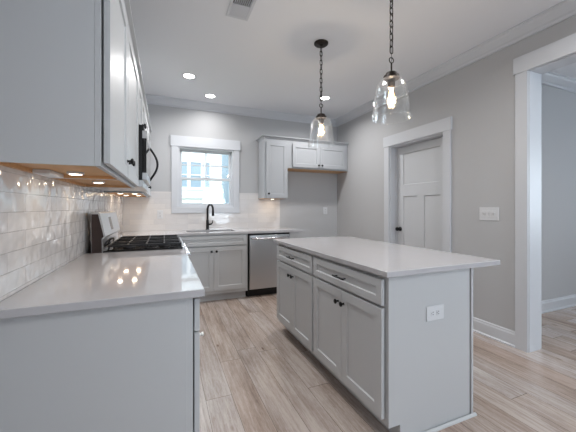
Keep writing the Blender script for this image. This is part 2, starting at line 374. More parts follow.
def sash(y, z0, z1, grid):
    s_ = .034
    bs = [(x0, x0 + s_, y, y + .03, z0, z1), (x1 - s_, x1, y, y + .03, z0, z1), (x0 + s_, x1 - s_, y, y + .03, z0, z0 + s_), (x0 + s_, x1 - s_, y, y + .03, z1 - s_, z1)]
    if grid:
        xm = (x0 + x1) / 2; zm = (z0 + z1) / 2
        bs += [(xm - .008, xm + .008, y + .006, y + .024, z0 + s_, z1 - s_), (x0 + s_, xm - .008, y + .006, y + .024, zm - .008, zm + .008), (xm + .008, x1 - s_, y + .006, y + .024, zm - .008, zm + .008)]
    so = obj('sash', B(*bs), TRIM, win)
    obj('pane', B((x0 + s_ - .004, x1 - s_ + .004, y + .013, y + .017, z0 + s_ - .004, z1 - s_ + .004)), GLASSW, so)
sash(YB + .035, WZ0 + f, ZM + .018, False)
sash(YB + .075, ZM - .018, WZ1 - f, True)
bm = B(((x0 + x1) / 2 - .03, (x0 + x1) / 2 + .03, YB + .026, YB + .045, ZM + .018, ZM + .03))
obj('sash_lock', bm, NICKEL, win, bevel=.003)

# unseen windows invented as openings for light, behind the viewer and next door
def added_window(n, fn, a0, a1, z0, z1, label):
    """fn(a, depth, z)->point"""
    t = thing(n, label, 'window', fn((a0 + a1) / 2, 0, z0), kind='structure')
    bm = bmesh.new()
    def bb(A, Bb, d0, d1, C, D):
        p, q = fn(A, d0, C), fn(Bb, d1, D); box(bm, p[0], q[0], p[1], q[1], p[2], q[2])
    for A, Bb, C, D in ((a0, a0 + .05, z0, z1), (a1 - .05, a1, z0, z1), (a0 + .05, a1 - .05, z0, z0 + .05), (a0 + .05, a1 - .05, z1 - .05, z1), (a0 + .05, a1 - .05, (z0 + z1) / 2 - .02, (z0 + z1) / 2 + .02)):
        bb(A, Bb, .02, .08, C, D)
    obj('window_frame', bm, TRIM, t)
    bm = bmesh.new(); p, q = fn(a0 + .04, .048, z0 + .04), fn(a1 - .04, .052, z1 - .04); box(bm, p[0], q[0], p[1], q[1], p[2], q[2]); obj('pane', bm, GLASSW, t)
added_window('added_window_2', lambda a, d, z: (a, YR - d, z), 1.55, 2.55, .5, 2.5, 'invented tall white window behind the viewer, for light')
added_window('added_window_3', lambda a, d, z: (X2 + d, a, z), -2.1, .3, .8, 2.3, 'invented wide white window of the next room, for light')

# ------------------------------------------------------------------ backsplash
struct('backsplash_range', B((XL, XL + .009, 1.17, YB, CT, 1.443)), TILE_L, 'glossy white handmade subway tile behind the range', 'backsplash')
struct('backsplash_sink', B((XL + .009, WX0 - .089, YB - .009, YB, CT, 1.443), (WX1 + .089, 1.735, YB - .009, YB, CT, 1.443), (WX0 - .089, WX1 + .089, YB - .009, YB, CT, WZ0 - .086)), TILE_B, 'white subway tile below the sink window', 'backsplash')

# ------------------------------------------------------------------ cabinet kit
class F:
    """face frame of reference: O origin, U along width, N outward"""
    def __init__(s, O, U, N): s.O, s.U, s.N = Vector(O), Vector(U), Vector(N)
    def p(s, u, v, w_=0): return s.O + s.U * u + Vector((0, 0, v)) + s.N * w_
    def box(s, bm, u0, u1, v0, v1, w0, w1):
        a, b = s.p(u0, v0, w0), s.p(u1, v1, w1); box(bm, a.x, b.x, a.y, b.y, a.z, b.z)
def fbox(fr, *bs):
    bm = bmesh.new()
    for b in bs: fr.box(bm, *b)
    return bm
def shaker(fr, par, name, u0, u1, v0, v1, m, st=.057, label=None):
    bm = bmesh.new(); rect_panels(bm, lambda u, v, w_: fr.p(u, v, .0065 + w_), u0, u1, v0, v1, [(u0 + st, u1 - st, v0 + st, v1 - st)], .02, .009, .004)
    return obj(name, bm, m, par, bevel=.0012, label=label)
def knob(fr, par, u, v, m=None, label=None):
    bm = bmesh.new(); lathe(bm, [(0, 0), (.008, 0), (.006, .004), (.0055, .014), (.012, .018), (.0155, .022), (.0155, .026), (.011, .030), (0, .031)], 14, dirM(fr.p(u, v, .0262), fr.N))
    return obj('knob', bm, m or BLACK, par, smooth=True, label=label)
def glint_stud(fr, par, u, v):  # pale stud added to give the bright glint at the door corner
    bm = bmesh.new(); lathe(bm, [(0, 0), (.006, 0), (.005, .006), (.009, .010), (.009, .016), (0, .018)], 14, dirM(fr.p(u, v, .0262), fr.N))
    return obj('door_glint', bm, NICKEL, par, smooth=True, label='small pale metal stud for the glint on the door corner')
def pull(fr, par, u, v, L=.13):
    bm = bmesh.new()
    for s_ in (-1, 1): tube(bm, [fr.p(u + s_ * L * .36, v, .0262), fr.p(u + s_ * L * .36, v, .05)], .0048, 8)
    tube(bm, [fr.p(u - L / 2, v, .05), fr.p(u - L / 2 + .004, v, .052), fr.p(u + L / 2 - .004, v, .052), fr.p(u + L / 2, v, .05)], [.005, .0062, .0062, .005], 10)
    return obj('pull', bm, BLACK, par, smooth=True)
def doors(fr, t, u0, u1, v0, v1, m, n, knobs, st=.057, gap=.003):
    """n doors across; knobs: list of (side, v) per door, side 'l' or 'r'"""
    W = (u1 - u0 - gap * (n - 1)) / n
    for i in range(n):
        a = u0 + i * (W + gap); d = shaker(fr, t, 'door', a, a + W, v0, v1, m, st)
        sd, kv = knobs[i][:2]
        knob(fr, d, a + .03 if sd == 'l' else a + W - .03, kv, *(knobs[i][2:]))

# ------------------------------------------------------------------ island
IX, IY0, IY1 = 1.053, 1.198, 2.785
fi = F((IX, IY0, 0), (0, 1, 0), (-1, 0, 0))
for k, (a, b, lab) in enumerate(((.0, .795, 'grey island cabinet nearest the viewer, one drawer over two doors'), (.795, 1.587, 'grey island cabinet at the sink end, one drawer over two doors'))):
    t = thing('island_cabinet', lab, 'cabinet', fi.p((a + b) / 2, 0, -.3), 'island cabinets')
    s0 = a + (.02 if k == 0 else 0); s1 = b - (.02 if k == 1 else 0)
    obj('body', fbox(fi, (s0, s1, .091, CB, -.575, 0)), GREY, t)
    obj('toe_kick', fbox(fi, (s0, s1, 0, .091, -.575, -.075)), GREY, t)
    u0, u1 = a + .024, b - (.016 if k == 0 else .024)
    if k: u0 = a + .012
    d = shaker(fi, t, 'drawer', u0, u1, .712, .846, GREY, .042); pull(fi, d, (u0 + u1) / 2, .779)
    doors(fi, t, u0, u1, .128, .697, GREY, 2, [('r', .62), ('l', .62)])
# end panel with a toe notch, trim strip and shoe moulding
t = thing('island_end_panel', 'flat grey end panel of the island with a horizontal outlet', 'panel', (1.36, IY0, 0))
bm = bmesh.new(); prism(bm, [(IX, .091), (IX + .075, .091), (IX + .075, 0), (1.652, 0), (1.652, CB), (IX, CB)], IY0, IY0 + .0195, lambda p, q, s: (p, s, q)); obj('panel', bm, GREY, t, bevel=.001)
obj('corner_strip', B((1.6575, 1.674, IY0 - .006, IY0 + .03, 0, CB)), GREY, t, bevel=.0015)
QR = [(0, 0), (.013, 0), (.0125, .004), (.010, .009), (.006, .012), (0, .013)]
bm = bmesh.new(); prism(bm, QR, IX + .076, 1.688, lambda p, q, s: (s, IY0 - .0065 - p, q)); obj('shoe_moulding', bm, GREY, t)
t2 = thing('island_end_panel', 'flat grey end panel of the island facing the dishwasher', 'panel', (1.36, IY1, 0))
obj('panel', B((IX, 1.652, IY1 - .0195, IY1, .091, CB), (IX + .075, 1.652, IY1 - .0195, IY1, 0, .0905)), GREY, t2)
t3 = thing('island_back_panel', 'flat grey back panel of the island under the seating overhang', 'panel', (1.66, 2.0, 0))
obj('panel', B((1.653, 1.672, IY0 + .031, IY1, 0, CB)), GREY, t3)
o = obj('island_countertop', B((1.018, 1.886, 1.170, 2.839, CB + .0005, CT)), QUARTZ, bevel=.003, label='white quartz countertop on the grey island', cat='countertop')

# outlets and switches
def wall_plate(name, label, cat, fr, u, v, pw, ph, kind_, group=None):
    t = thing(name, label, cat, fr.p(u, v, 0), group)
    obj('plate', fbox(fr, (u - pw / 2, u + pw / 2, v - ph / 2, v + ph / 2, .0005, .006)), PLASTIC, t, bevel=.0015)
    if kind_ == 'outlet_h': spots = [(u - .02, v), (u + .02, v)]
    elif kind_ == 'outlet_v': spots = [(u, v - .02), (u, v + .02)]
    else: spots = []
    for (a, b) in spots:
        r = obj('socket', fbox(fr, (a - .0145, a + .0145, b - .0145, b + .0145, .006, .008)), PLASTIC, t, bevel=.003)
        hz = kind_ == 'outlet_h'
        bm = bmesh.new()
        for s_ in (-1, 1):
            if hz: fr.box(bm, a - .004, a + .005, b + s_ * .0065 - .0014, b + s_ * .0065 + .0014, .0078, .0083)
            else: fr.box(bm, a + s_ * .0065 - .0014, a + s_ * .0065 + .0014, b - .003, b + .006, .0078, .0083)
        (fr.box(bm, a - .011, a - .007, b - .002, b + .002, .0078, .0083) if hz else fr.box(bm, a - .002, a + .002, b - .010, b - .006, .0078, .0083))
        obj('slot', bm, DARK, r)
    if kind_ == 'switch':
        for i in (-1, 0, 1):
            a = u + i * .047
            obj('rocker', fbox(fr, (a - .0165, a + .0165, v - .033, v + .033, .006, .0085)), PLASTIC, t, bevel=.0015)
            # toggles tilted on their pads
            bm = bmesh.new(); prism(bm, [(-.013, .0085), (-.013, .0105), (.013, .018), (.013, .0085)], -.006, .006, lambda p, q, s: fr.p(a + s, v + p, q))
            obj('toggle', bm, PLASTIC, t)
    return t
fe = F((0, IY0, 0), (1, 0, 0), (0, -1, 0))
wall_plate('wall_outlet', 'white horizontal outlet on the island end panel', 'outlet', fe, 1.371, .640, .128, .080, 'outlet_h')
frw = F((XR, 0, 0), (0, 1, 0), (-1, 0, 0))
wall_plate('light_switch', 'white three-gang switch plate between the door and the opening', 'light switch', frw, 1.856, 1.158, .182, .122, 'switch')
fbw = F((0, YB, 0), (1, 0, 0), (0, -1, 0))
wall_plate('wall_outlet', 'white upright outlet on the bare wall of the refrigerator nook', 'outlet', fbw, 2.585, 1.163, .08, .122, 'outlet_v')
fbt = F((0, YB - .009, 0), (1, 0, 0), (0, -1, 0))
wall_plate('wall_outlet', 'white outlet on the tile left of the sink window', 'outlet', fbt, -.06, 1.12, .075, .118, 'outlet_v')
fl = F((XL + .009, 0, 0), (0, 1, 0), (1, 0, 0))

# ------------------------------------------------------------------ left base run
LX = .104
f1 = F((LX, 1.232, 0), (0, 1, 0), (1, 0, 0))
t = thing('base_cabinet', 'grey base cabinet with flat end panel at lower left, beside the range', 'cabinet', (-.2, 1.9, 0))
obj('body', fbox(f1, (.0, 1.216, .1, CB, XL + .005 - LX, 0)), GREY, t)
obj('toe_kick', fbox(f1, (0.01, 1.216, 0, .1, XL + .005 - LX, -.075)), GREY, t)
obj('side_panel', fbox(f1, (-.004, -.0005, 0, CB, XL + .005 - LX, -.024)), GREY, t, bevel=.0008)
W1 = (1.216 - .036) / 3
for k in range(3):
    a = .012 + k * (W1 + .006)
    d = shaker(f1, t, 'drawer', a, a + W1, .72, .85, GREY, .04)
    dd = shaker(f1, t, 'door', a, a + W1, .125, .712, GREY)
    if k == 0: glint_stud(f1, dd, a + .012, .700)
    else: pull(f1, d, a + W1 / 2, .785); knob(f1, dd, a + .03, .66)
obj('range_side_countertop', B((XL + .0095, .145, 1.200, 2.448, CB + .0005, CT)), QUARTZ, bevel=.003, label='white quartz countertop at lower left, in front of the range', cat='countertop')

# ------------------------------------------------------------------ back base run
FY = 3.904
f2 = F((0, FY, 0), (1, 0, 0), (0, -1, 0))
t = thing('corner_cabinet', 'grey corner base cabinet between the range and the sink cabinet', 'cabinet', (-.2, 4.1, 0))
obj('body', B((XL + .005, .128, 3.221, YB - .005, .1, CB)), GREY, t)
obj('toe_kick', B((XL + .005, .05, 3.221, YB - .005, 0, .1)), GREY, t)
f3 = F((LX + .024, 3.221, 0), (0, 1, 0), (1, 0, 0))
shaker(f3, t, 'door', .01, .645, .14, .85, GREY)
t = thing('sink_cabinet', 'grey sink base cabinet with false drawer and two doors under the window', 'cabinet', (.58, 4.2, 0))
obj('body', B((.130, .158, FY, YB - .005, .1, CB), (1.005, 1.032, FY, YB - .005, .1, CB), (.158, 1.005, FY, YB - .005, .1, .12), (.158, 1.005, YB - .02, YB - .005, .12, CB), (.158, 1.005, FY, FY + .02, .70, CB), (.158, 1.005, FY, FY + .02, .12, .15)), GREY, t)
obj('toe_kick', B((.130, 1.020, FY + .066, YB - .1, 0, .1)), GREY, t)
shaker(f2, t, 'drawer', .158, 1.008, .725, .855, GREY, .042)
doors(f2, t, .158, 1.008, .145, .712, GREY, 2, [('r', .655), ('l', .655)])
t = thing('dishwasher', 'stainless steel dishwasher under the counter, with a bowed bar handle', 'dishwasher', (1.34, 4.2, 0))
obj('tub', B((1.038, 1.645, FY + .002, YB - .02, .1, CB - .004)), BLACK, t)
obj('toe_kick', B((1.038, 1.645, FY + .05, YB - .02, .0, .099)), BLACK, t, label='black toe kick')
bm = bmesh.new(); n = 10
prof = []
for i in range(n + 1):
    s = i / n; prof.append((.112 + s * .728, .028 + .010 * math.sin(PI * s)))
pr = [(.112, 0)] + prof + [(.840, 0)]
prism(bm, pr, 1.052, 1.634, lambda p, q, s: (s, FY - q, p)); obj('door', bm, STEEL, t, bevel=.003, smooth=True)
bm = bmesh.new(); pts = [(1.075 + .535 * s, FY - .034 - .048 * math.sin(PI * s) ** .5, .802) for s in [i / 16 for i in range(17)]]
tube(bm, pts, .014, 10); obj('handle', bm, CHROME, t, smooth='all')
obj('control_strip', B((1.052, 1.634, FY - .026, FY - .0, .8405, .853)), BLACK, t)
obj('counter_end_panel', B((1.650, 1.800, FY - .0, YB - .03, 0, CB)), GREY, label='grey filler panel closing the run right of the dishwasher', cat='panel', bevel=.001)

# sink counter (one L piece round a sink cut-out)
SX0, SX1, SY0, SY1 = .27, .90, 4.005, 4.36
obj('sink_countertop', B((XL + .0095, .145, 3.221, 3.8745, CB + .0005, CT), (XL + .0095, 1.826, 3.875, SY0, CB + .0005, CT), (XL + .0095, SX0, SY0, SY1, CB + .0005, CT),
                         (SX1, 1.826, SY0, SY1, CB + .0005, CT), (XL + .0095, 1.826, SY1, YB - .0095, CB + .0005, CT)), QUARTZ, label='white quartz countertop holding the sink below the window', cat='countertop')
t = thing('kitchen_sink', 'stainless undermount sink below the window', 'sink', ((SX0 + SX1) / 2, 4.18, .68))
e = .012
obj('basin', B((SX0 - e, SX0, SY0 - e, SY1 + e, .66, CB - .0005), (SX1, SX1 + e, SY0 - e, SY1 + e, .66, CB - .0005), (SX0, SX1, SY0 - e, SY0, .66, CB - .0005), (SX0, SX1, SY1, SY1 + e, .66, CB - .0005), (SX0, SX1, SY0, SY1, .66, .67)), STEEL, t)
bm = bmesh.new(); lathe(bm, [(0, .6702), (.045, .6702), (.045, .673), (.03, .674), (.0, .671)], 20, Matrix.Translation((.585, 4.2, 0))); obj('drain', bm, CHROME, t, smooth=True)
# faucet
fx, fy = .575, 4.425
t = thing('kitchen_faucet', 'matte black gooseneck faucet with pull-down spray head', 'faucet', (fx, fy, CT))
bm = bmesh.new(); lathe(bm, [(0, CT + .0003), (.027, CT + .0003), (.027, CT + .008), (.021, CT + .014), (.020, CT + .13), (.0155, CT + .15), (0, CT + .152)], 18, Matrix.Translation((fx, fy, 0))); obj('base', bm, BLACK, t, smooth=True)
dx, dy = .36, -.93
pts = [(fx, fy, CT + .15)]; R = .078
pts += [(fx, fy, CT + z) for z in (.20, .25, .285)]
for i in range(1, 13):
    a = PI * i / 12; s = R - R * math.cos(a); pts.append((fx + dx * s, fy + dy * s, CT + .285 + R * math.sin(a)))
ex, ey = fx + dx * 2 * R, fy + dy * 2 * R
bm = bmesh.new(); tube(bm, pts, .0145, 12); obj('spout', bm, BLACK, t, smooth='all')
bm = bmesh.new(); lathe(bm, [(0, CT + .287), (.015, CT + .287), (.017, CT + .24), (.019, CT + .205), (.016, CT + .20), (0, CT + .20)], 16, Matrix.Translation((ex, ey, 0))); obj('spray_head', bm, BLACK, t, smooth=True)
bm = bmesh.new(); tube(bm, [(fx + .018, fy, CT + .075), (fx + .05, fy - .005, CT + .08), (fx + .066, fy - .006, CT + .095), (fx + .073, fy - .006, CT + .135)], [.012, .012, .008, .006], 10); obj('lever', bm, BLACK, t, smooth='all')

# ------------------------------------------------------------------ gas range
RY0, RY1 = 2.455, 3.215
rg = thing('gas_range', 'stainless gas range with black grates and tall back control panel', 'range', (-.2, 2.835, 0))
obj('body', B((-.478, .118, RY0, RY1, .02, .885)), STEEL, rg)
obj('foot_base', B((-.48, .06, RY0 + .02, RY1 - .02, 0, .02)), BLACK, rg)
obj('cooktop', B((-.408, .128, RY0, RY1, .8855, .908)), ENAMEL, rg, bevel=.003)
obj('front_rail', B((.1285, .152, RY0, RY1, .8855, .910)), STEEL, rg, bevel=.004)
obj('rear_rail', B((-.408, -.385, RY0 + .004, RY1 - .004, .9083, .913)), STEEL, rg)
obj('burner_pan', B((-.380, .122, RY0 + .012, RY1 - .025, .9082, .9105)), ENAMEL, rg)
obj('oven_door', B((.1185, .150, RY0 + .006, RY1 - .006, .20, .775)), STEEL, rg, bevel=.004)
obj('oven_window', B((.1502, .152, RY0 + .10, RY1 - .10, .33, .66)), BGLASS, rg)
obj('drawer', B((.1185, .146, RY0 + .006, RY1 - .006, .05, .19)), STEEL, rg, bevel=.004)
bm = bmesh.new(); prism(bm, [(.1185, .785), (.158, .785), (.150, .884), (.1185, .884)], RY0 + .002, RY1 - .002, lambda p, q, s: (p, s, q)); obj('control_panel', bm, STEEL, rg, bevel=.002)
for i in range(5):
    y = RY0 + .09 + i * (RY1 - RY0 - .18) / 4
    bm = bmesh.new(); lathe(bm, [(0, 0), (.026, 0), (.026, .006), (.020, .010), (.0185, .034), (0, .036)], 18, dirM((.1545, y, .838), (1, 0, .08))); obj('knob', bm, CHROME, rg, smooth=True)
bm = bmesh.new()
for y in (RY0 + .06, RY1 - .06): tube(bm, [(.151, y, .735), (.196, y, .735)], .009, 8)
tube(bm, [(.198, RY0 + .03, .735), (.204, RY0 + .05, .735), (.207, (RY0 + RY1) / 2, .735), (.204, RY1 - .05, .735), (.198, RY1 - .03, .735)], .012, 12); obj('handle', bm, CHROME, rg, smooth=True)
# grates: three castings, each with bars and feet
for k in range(3):
    gy0 = RY0 + .008 + k * .2490; gy1 = gy0 + .2455; bm = bmesh.new(); z0, z1 = .931, .945; b_ = .011
    gx0, gx1 = -.378, .122
    for y in (gy0, gy1 - b_): box(bm, gx0, gx1, y, y + b_, z0, z1)
    for x in (gx0, gx1 - b_, (gx0 + gx1) / 2 - b_ / 2): box(bm, x, x + b_, gy0 + b_, gy1 - b_, z0, z1)
    gm = (gy0 + gy1) / 2
    box(bm, gx0 + b_, gx1 - b_, gm - b_ / 2, gm + b_ / 2, z0 + .002, z1 + .002)
    for cx in (gx0 + .125, gx1 - .125):
        for s_ in (-1, 1): box(bm, cx - b_ / 2, cx + b_ / 2, gm + s_ * .035, gm + s_ * (.1225 - b_), z0, z1 + .001)
    for x in (gx0 + .002, gx1 - .013, (gx0 + gx1) / 2 - .005):
        for y in (gy0, gy1 - .011): box(bm, x, x + .011, y, y + .011, .911, z0)
    obj('grate', bm, IRON, rg, bevel=.0015)
    for cx in (gx0 + .125, gx1 - .125):
        if k == 1 and cx > 0: continue
        bm = bmesh.new(); lathe(bm, [(0, .9106), (.047, .9106), (.045, .918), (.038, .919), (.037, .925), (.030, .928), (0, .928)], 20, Matrix.Translation((cx if k != 1 else -.135, gm, 0))); obj('burner', bm, IRON, rg, smooth=True)
# backguard with a leaning control face
BG = [(p_ + .022, q_) for p_, q_ in [(-.500, .8855), (-.500, 1.172), (-.494, 1.182), (-.455, 1.182), (-.447, 1.174), (-.412, 1.010), (-.420, .996), (-.432, .992), (-.432, .8855)]]
bm = bmesh.new(); prism(bm, BG, RY0 + .003, RY1 - .003, lambda p, q, s: (p, s, q)); bgd = obj('backguard', bm, STEEL, rg)
bm = bmesh.new(); prism(bm, [(p_ + .022, q_) for p_, q_ in [(-.498, .887), (-.498, 1.170), (-.457, 1.170), (-.424, 1.010), (-.436, .994), (-.434, .887)]], RY0 - .0005, RY0 + .0028, lambda p, q, s: (p, s, q)); obj('side_panel', bm, BROWNP, rg, label='dark brown end of the back panel')
def bgf(u, v, w_):   # on the leaning face: u along y, v up the slope
    a = Vector((-.390, 0, 1.010)); b = Vector((-.425, 0, 1.174)); d_ = (b - a).normalized(); nn = Vector((d_.z, 0, -d_.x))
    return a + d_ * v + nn * w_ + Vector((0, u, 0))
bm = bmesh.new(); rect_panels(bm, bgf, RY0 + .30, RY0 + .40, .030, .135, [], .0015, 0); obj('display', bm, BGLASS, bgd)
bm = bmesh.new(); lathe(bm, [(0, 0), (.034, 0), (.034, .003), (0, .0035)], 24, Matrix.Translation((-.4095, RY0 + .30, .938)) @ Matrix.Rotation(PI / 2, 4, 'Y') @ Matrix.Scale(7.0, 4, (0, 1, 0))); obj('vent_slot', bm, BGLASS, bgd, smooth=True)

# ------------------------------------------------------------------ left wall cabinets
UX, UZ0, UZ1 = -.204, 1.360, 2.215
def upper(label, y0, y1, z0, nd, knobs, m, endpanel=False, name='wall_cabinet', pucks=(), dz0=.012):
    fr = F((UX, y0, 0), (0, 1, 0), (1, 0, 0)); t = thing(name, label, 'cabinet', (-.36, (y0 + y1) / 2, z0), 'cabinets over the range wall')
    W = y1 - y0; D = XL + .0095 - UX
    if z0 > 1.5:
        obj('body', fbox(fr, (0, W, z0, UZ1, D, 0)), m, t)
    else:
        obj('body', fbox(fr, (0.0, W, z0 + .022, UZ1, D, -.019), (0, .016, z0, z0 + .022, D, -.019), (W - .016, W, z0, z0 + .022, D, -.019)), m, t)
        obj('bottom_board', fbox(fr, (.0165, W - .0165, z0 + .016, z0 + .0215, D, -.0195), (.0165, W - .0165, z0 + .001, z0 + .0158, D, D + .016)), MAPLE, t, label='bare maple underside')
        for s_ in (.0165, W - .0185): obj('side_lining', fbox(fr, (s_, s_ + .002, z0 + .0005, z0 + .0155, D + .0165, -.0195)), MAPLE, t)
        obj('face_frame', fbox(fr, (0, W, z0, UZ1, -.0185, 0)), m, t, bevel=.0008)
        # the whole rim below the frame is bare wood inside
        obj('rail_lining', fbox(fr, (.02, W - .02, z0 + .0005, z0 + .0155, -.0215, -.019)), MAPLE, t)
    doors(fr, t, .012, W - .006, z0 + dz0, UZ1 - .028, m, nd, knobs)
    for py, px in pucks:
        bm = bmesh.new(); lathe(bm, [(0, 0), (.030, 0), (.034, .004), (.034, .010), (.0, .010)], 20, Matrix.Translation((px, py, z0 + .0055)))
        k = obj('puck_light', bm, PLASTIC, t, smooth=True)
        bm = bmesh.new(); lathe(bm, [(0, -.0012), (.024, -.0012), (.024, -.0002), (0, -.0002)], 20, Matrix.Translation((px, py, z0 + .0055))); obj('lens', bm, PUCK, k)
        l = bpy.data.lights.new('puck', 'AREA'); l.shape = 'DISK'; l.size = .045; l.energy = PW; l.color = (1, .80, .58)
        lo = bpy.data.objects.new('puck_glow', l); COL.objects.link(lo); lo.location = (px, py, z0 + .002)
    return t
PW = .22
upper('grey wall cabinet at the upper left edge, with one door and flat side', 1.194, 1.757, UZ0, 1, [('r', 1.455)], GREY, pucks=[(1.60, -.37)])
upper('grey single-door wall cabinet between the nearest cabinet and the microwave', 1.758, 2.453, UZ0, 1, [('l', 1.455)], GREY, pucks=[(2.10, -.37)])
upper('grey short wall cabinet above the microwave', 2.455, 3.215, 1.836, 2, [('r', 1.92), ('l', 1.92)], GREY)
upper('grey wall cabinet in the corner beyond the microwave', 3.217, 4.520, UZ0, 2, [('r', 1.455), ('l', 1.455)], GREY, pucks=[(3.62, -.44), (3.62, -.30), (4.15, -.44), (4.15, -.30)])
CC = [(0, 0), (0, .016), (.008, .026), (.014, .050), (.034, .056), (.034, .066), (-.02, .066), (-.02, 0)]
bm = bmesh.new(); prism(bm, CC, 1.150, 4.523, lambda p, q, s: (UX + .002 + p, s, UZ1 + q))
box(bm, XL + .005, UX - .0185, 1.160, 4.523, UZ1, UZ1 + .05)
obj('cabinet_crown', bm, GREY, label='long grey crown strip along the tops of the left cabinets', cat='cabinet trim')
obj('wiring_box', B((XL + .027, XL + .087, 1.52, 1.70, UZ0 - .004, UZ0 + .0155)), PLASTIC, label='white wiring box under the left wall cabinets', cat='wiring box', bevel=.003)

# microwave
mw = thing('microwave', 'black and stainless over-the-range microwave with bowed black handle', 'microwave', (-.3, 2.835, 1.4))
obj('body', B((XL + .012, -.155, 2.458, 3.212, 1.422, 1.834)), BLACK, mw)
obj('vent_base', B((XL + .012, -.150, 2.458, 3.212, 1.372, 1.4215)), STEEL, mw, bevel=.003)
obj('grille', B((-.1545, -.145, 2.461, 3.209, 1.792, 1.832)), BLACK, mw)
obj('door', B((-.1545, -.126, 2.461, 3.015, 1.426, 1.792)), BGLASS, mw, bevel=.002)
obj('door_trim', B((-.1546, -.123, 2.4595, 3.017, 1.735, 1.7925), (-.1546, -.123, 2.4595, 3.017, 1.4245, 1.478)), STEEL, mw, bevel=.002)
obj('keypad', B((-.1545, -.127, 3.02, 3.209, 1.426, 1.792)), BGLASS, mw, bevel=.002)
bm = bmesh.new(); pts = [(-.127 + .066 * math.sin(PI * s), 2.98, 1.462 + .298 * s) for s in [i / 18 for i in range(19)]]
tube(bm, pts, .0095, 10); obj('handle', bm, BLACK, mw, smooth='all')

# ------------------------------------------------------------------ back wall cabinets
BY = 4.200
def back_upper(label, x0, x1, z0, dx0, dx1, nd, knobs, dz):
    fr = F((0, BY, 0), (1, 0, 0), (0, -1, 0)); t = thing('wall_cabinet', label, 'cabinet', ((x0 + x1) / 2, 4.36, z0), 'cabinets right of the window')
    D = -(YB - .0095 - BY)
    obj('body', fbox(fr, (x0, x1, z0 + .006, 2.230, D, -.019)), PALE, t)
    obj('bottom_board', fbox(fr, (x0, x1, z0 + .0, z0 + .0055, D, -.0195)), MAPLE, t, label='bare maple underside')
    obj('face_frame', fbox(fr, (x0, x1, z0 + (.010 if z0 > 1.5 else 0), 2.230, -.0185, 0)), PALE, t, bevel=.0008)
    doors(fr, t, dx0, dx1, z0 + dz, 2.200, PALE, nd, knobs)
    return t
tc_ = back_upper('tall pale wall cabinet beside the window, single door', 1.370, 1.737, 1.353, 1.392, 1.728, 1, [('l', 1.425)], .012)
back_upper('short pale double-door wall cabinet over the refrigerator nook', 1.738, 2.820, 1.815, 1.815, 2.765, 2, [('r', 1.885), ('l', 1.885)], .028)
bm = bmesh.new(); lathe(bm, [(0, 0), (.030, 0), (.034, .004), (.034, .008), (0, .008)], 20, Matrix.Translation((1.55, 4.36, 1.3448))); k = obj('puck_light', bm, PLASTIC, tc_, smooth=True)
bm = bmesh.new(); lathe(bm, [(0, -.0012), (.024, -.0012), (.024, -.0002), (0, -.0002)], 20, Matrix.Translation((1.55, 4.36, 1.3448))); obj('lens', bm, PUCK, k)
l = bpy.data.lights.new('puck', 'AREA'); l.shape = 'DISK'; l.size = .045; l.energy = .45; l.color = (1, .80, .60)
lo = bpy.data.objects.new('puck_glow', l); COL.objects.link(lo); lo.location = (1.55, 4.36, 1.341)
bm = bmesh.new()
CC2 = [(0, 0), (0, .012), (.010, .022), (.018, .040), (.040, .048), (.040, .058), (-.02, .058), (-.02, 0)]
# mitred around the left corner: two runs sharing the corner
def crown_pts(q, p): return [(1.370 - p, YB - .002, 2.2305 + q), (1.370 - p, BY - .001 - p, 2.2305 + q), (2.822, BY - .001 - p, 2.2305 + q)]
rows = [[bm.verts.new(v) for v in crown_pts(q, p)] for p, q in CC2]
for i in range(len(rows)):
    a, b = rows[i], rows[(i + 1) % len(rows)]
    for j in range(2): bm.faces.new((a[j], a[j + 1], b[j + 1], b[j]))
bm.faces.new([r[0] for r in rows]); bm.faces.new([r[2] for r in rows])
obj('cabinet_crown', bm, PALE, label='pale crown strip on the cabinets right of the window', cat='cabinet trim')

# ------------------------------------------------------------------ recessed lights
def downlight(x, y, label, power):
    if y > 4: power *= .35
    if 0 < y < 2: power *= .62
    t = thing('recessed_light', label, 'ceiling light', (x, y, ZC), 'recessed ceiling lights')
    bm = bmesh.new(); lathe(bm, [(.060, -.0005), (.080, -.0005), (.080, -.004), (.064, -.008), (.060, -.004), (.060, -.0005)], 32, Matrix.Translation((x, y, ZC)), closed=False); obj('trim_ring', bm, TRIM, t, smooth=True)
    bm = bmesh.new(); lathe(bm, [(0, -.001), (.0595, -.001), (.0595, -.004), (0, -.005)], 32, Matrix.Translation((x, y, ZC))); obj('lens', bm, LENS, t)
    l = bpy.data.lights.new('downlight', 'AREA'); l.shape = 'DISK'; l.size = .12; l.energy = power; l.color = (1, .985, .975); l.spread = math.radians(156)
    lo = bpy.data.objects.new('downlight_glow', l); COL.objects.link(lo); lo.location = (x, y, ZC - .012)
DLP = 12
for x, y, lab in ((.263, 3.626, 'recessed ceiling light left of the pendants, nearer the viewer than the sink one'), (.577, 4.160, 'recessed ceiling light over the sink'), (2.065, 3.625, 'recessed ceiling light beside the far pendant'),
                  (.60, 1.66, 'added unseen recessed light above the front of the range side counter'), (2.065, 1.00, 'added unseen recessed light beside the cased opening'), (.3, -.6, 'added unseen recessed light above the viewer'),  # this row and the next: unseen lamps added to light the rooms
                  (2.065, -1.2, 'added unseen recessed light in the living area'), (4.3, .2, 'added unseen recessed light in the next room')):
    downlight(x, y, lab, DLP)

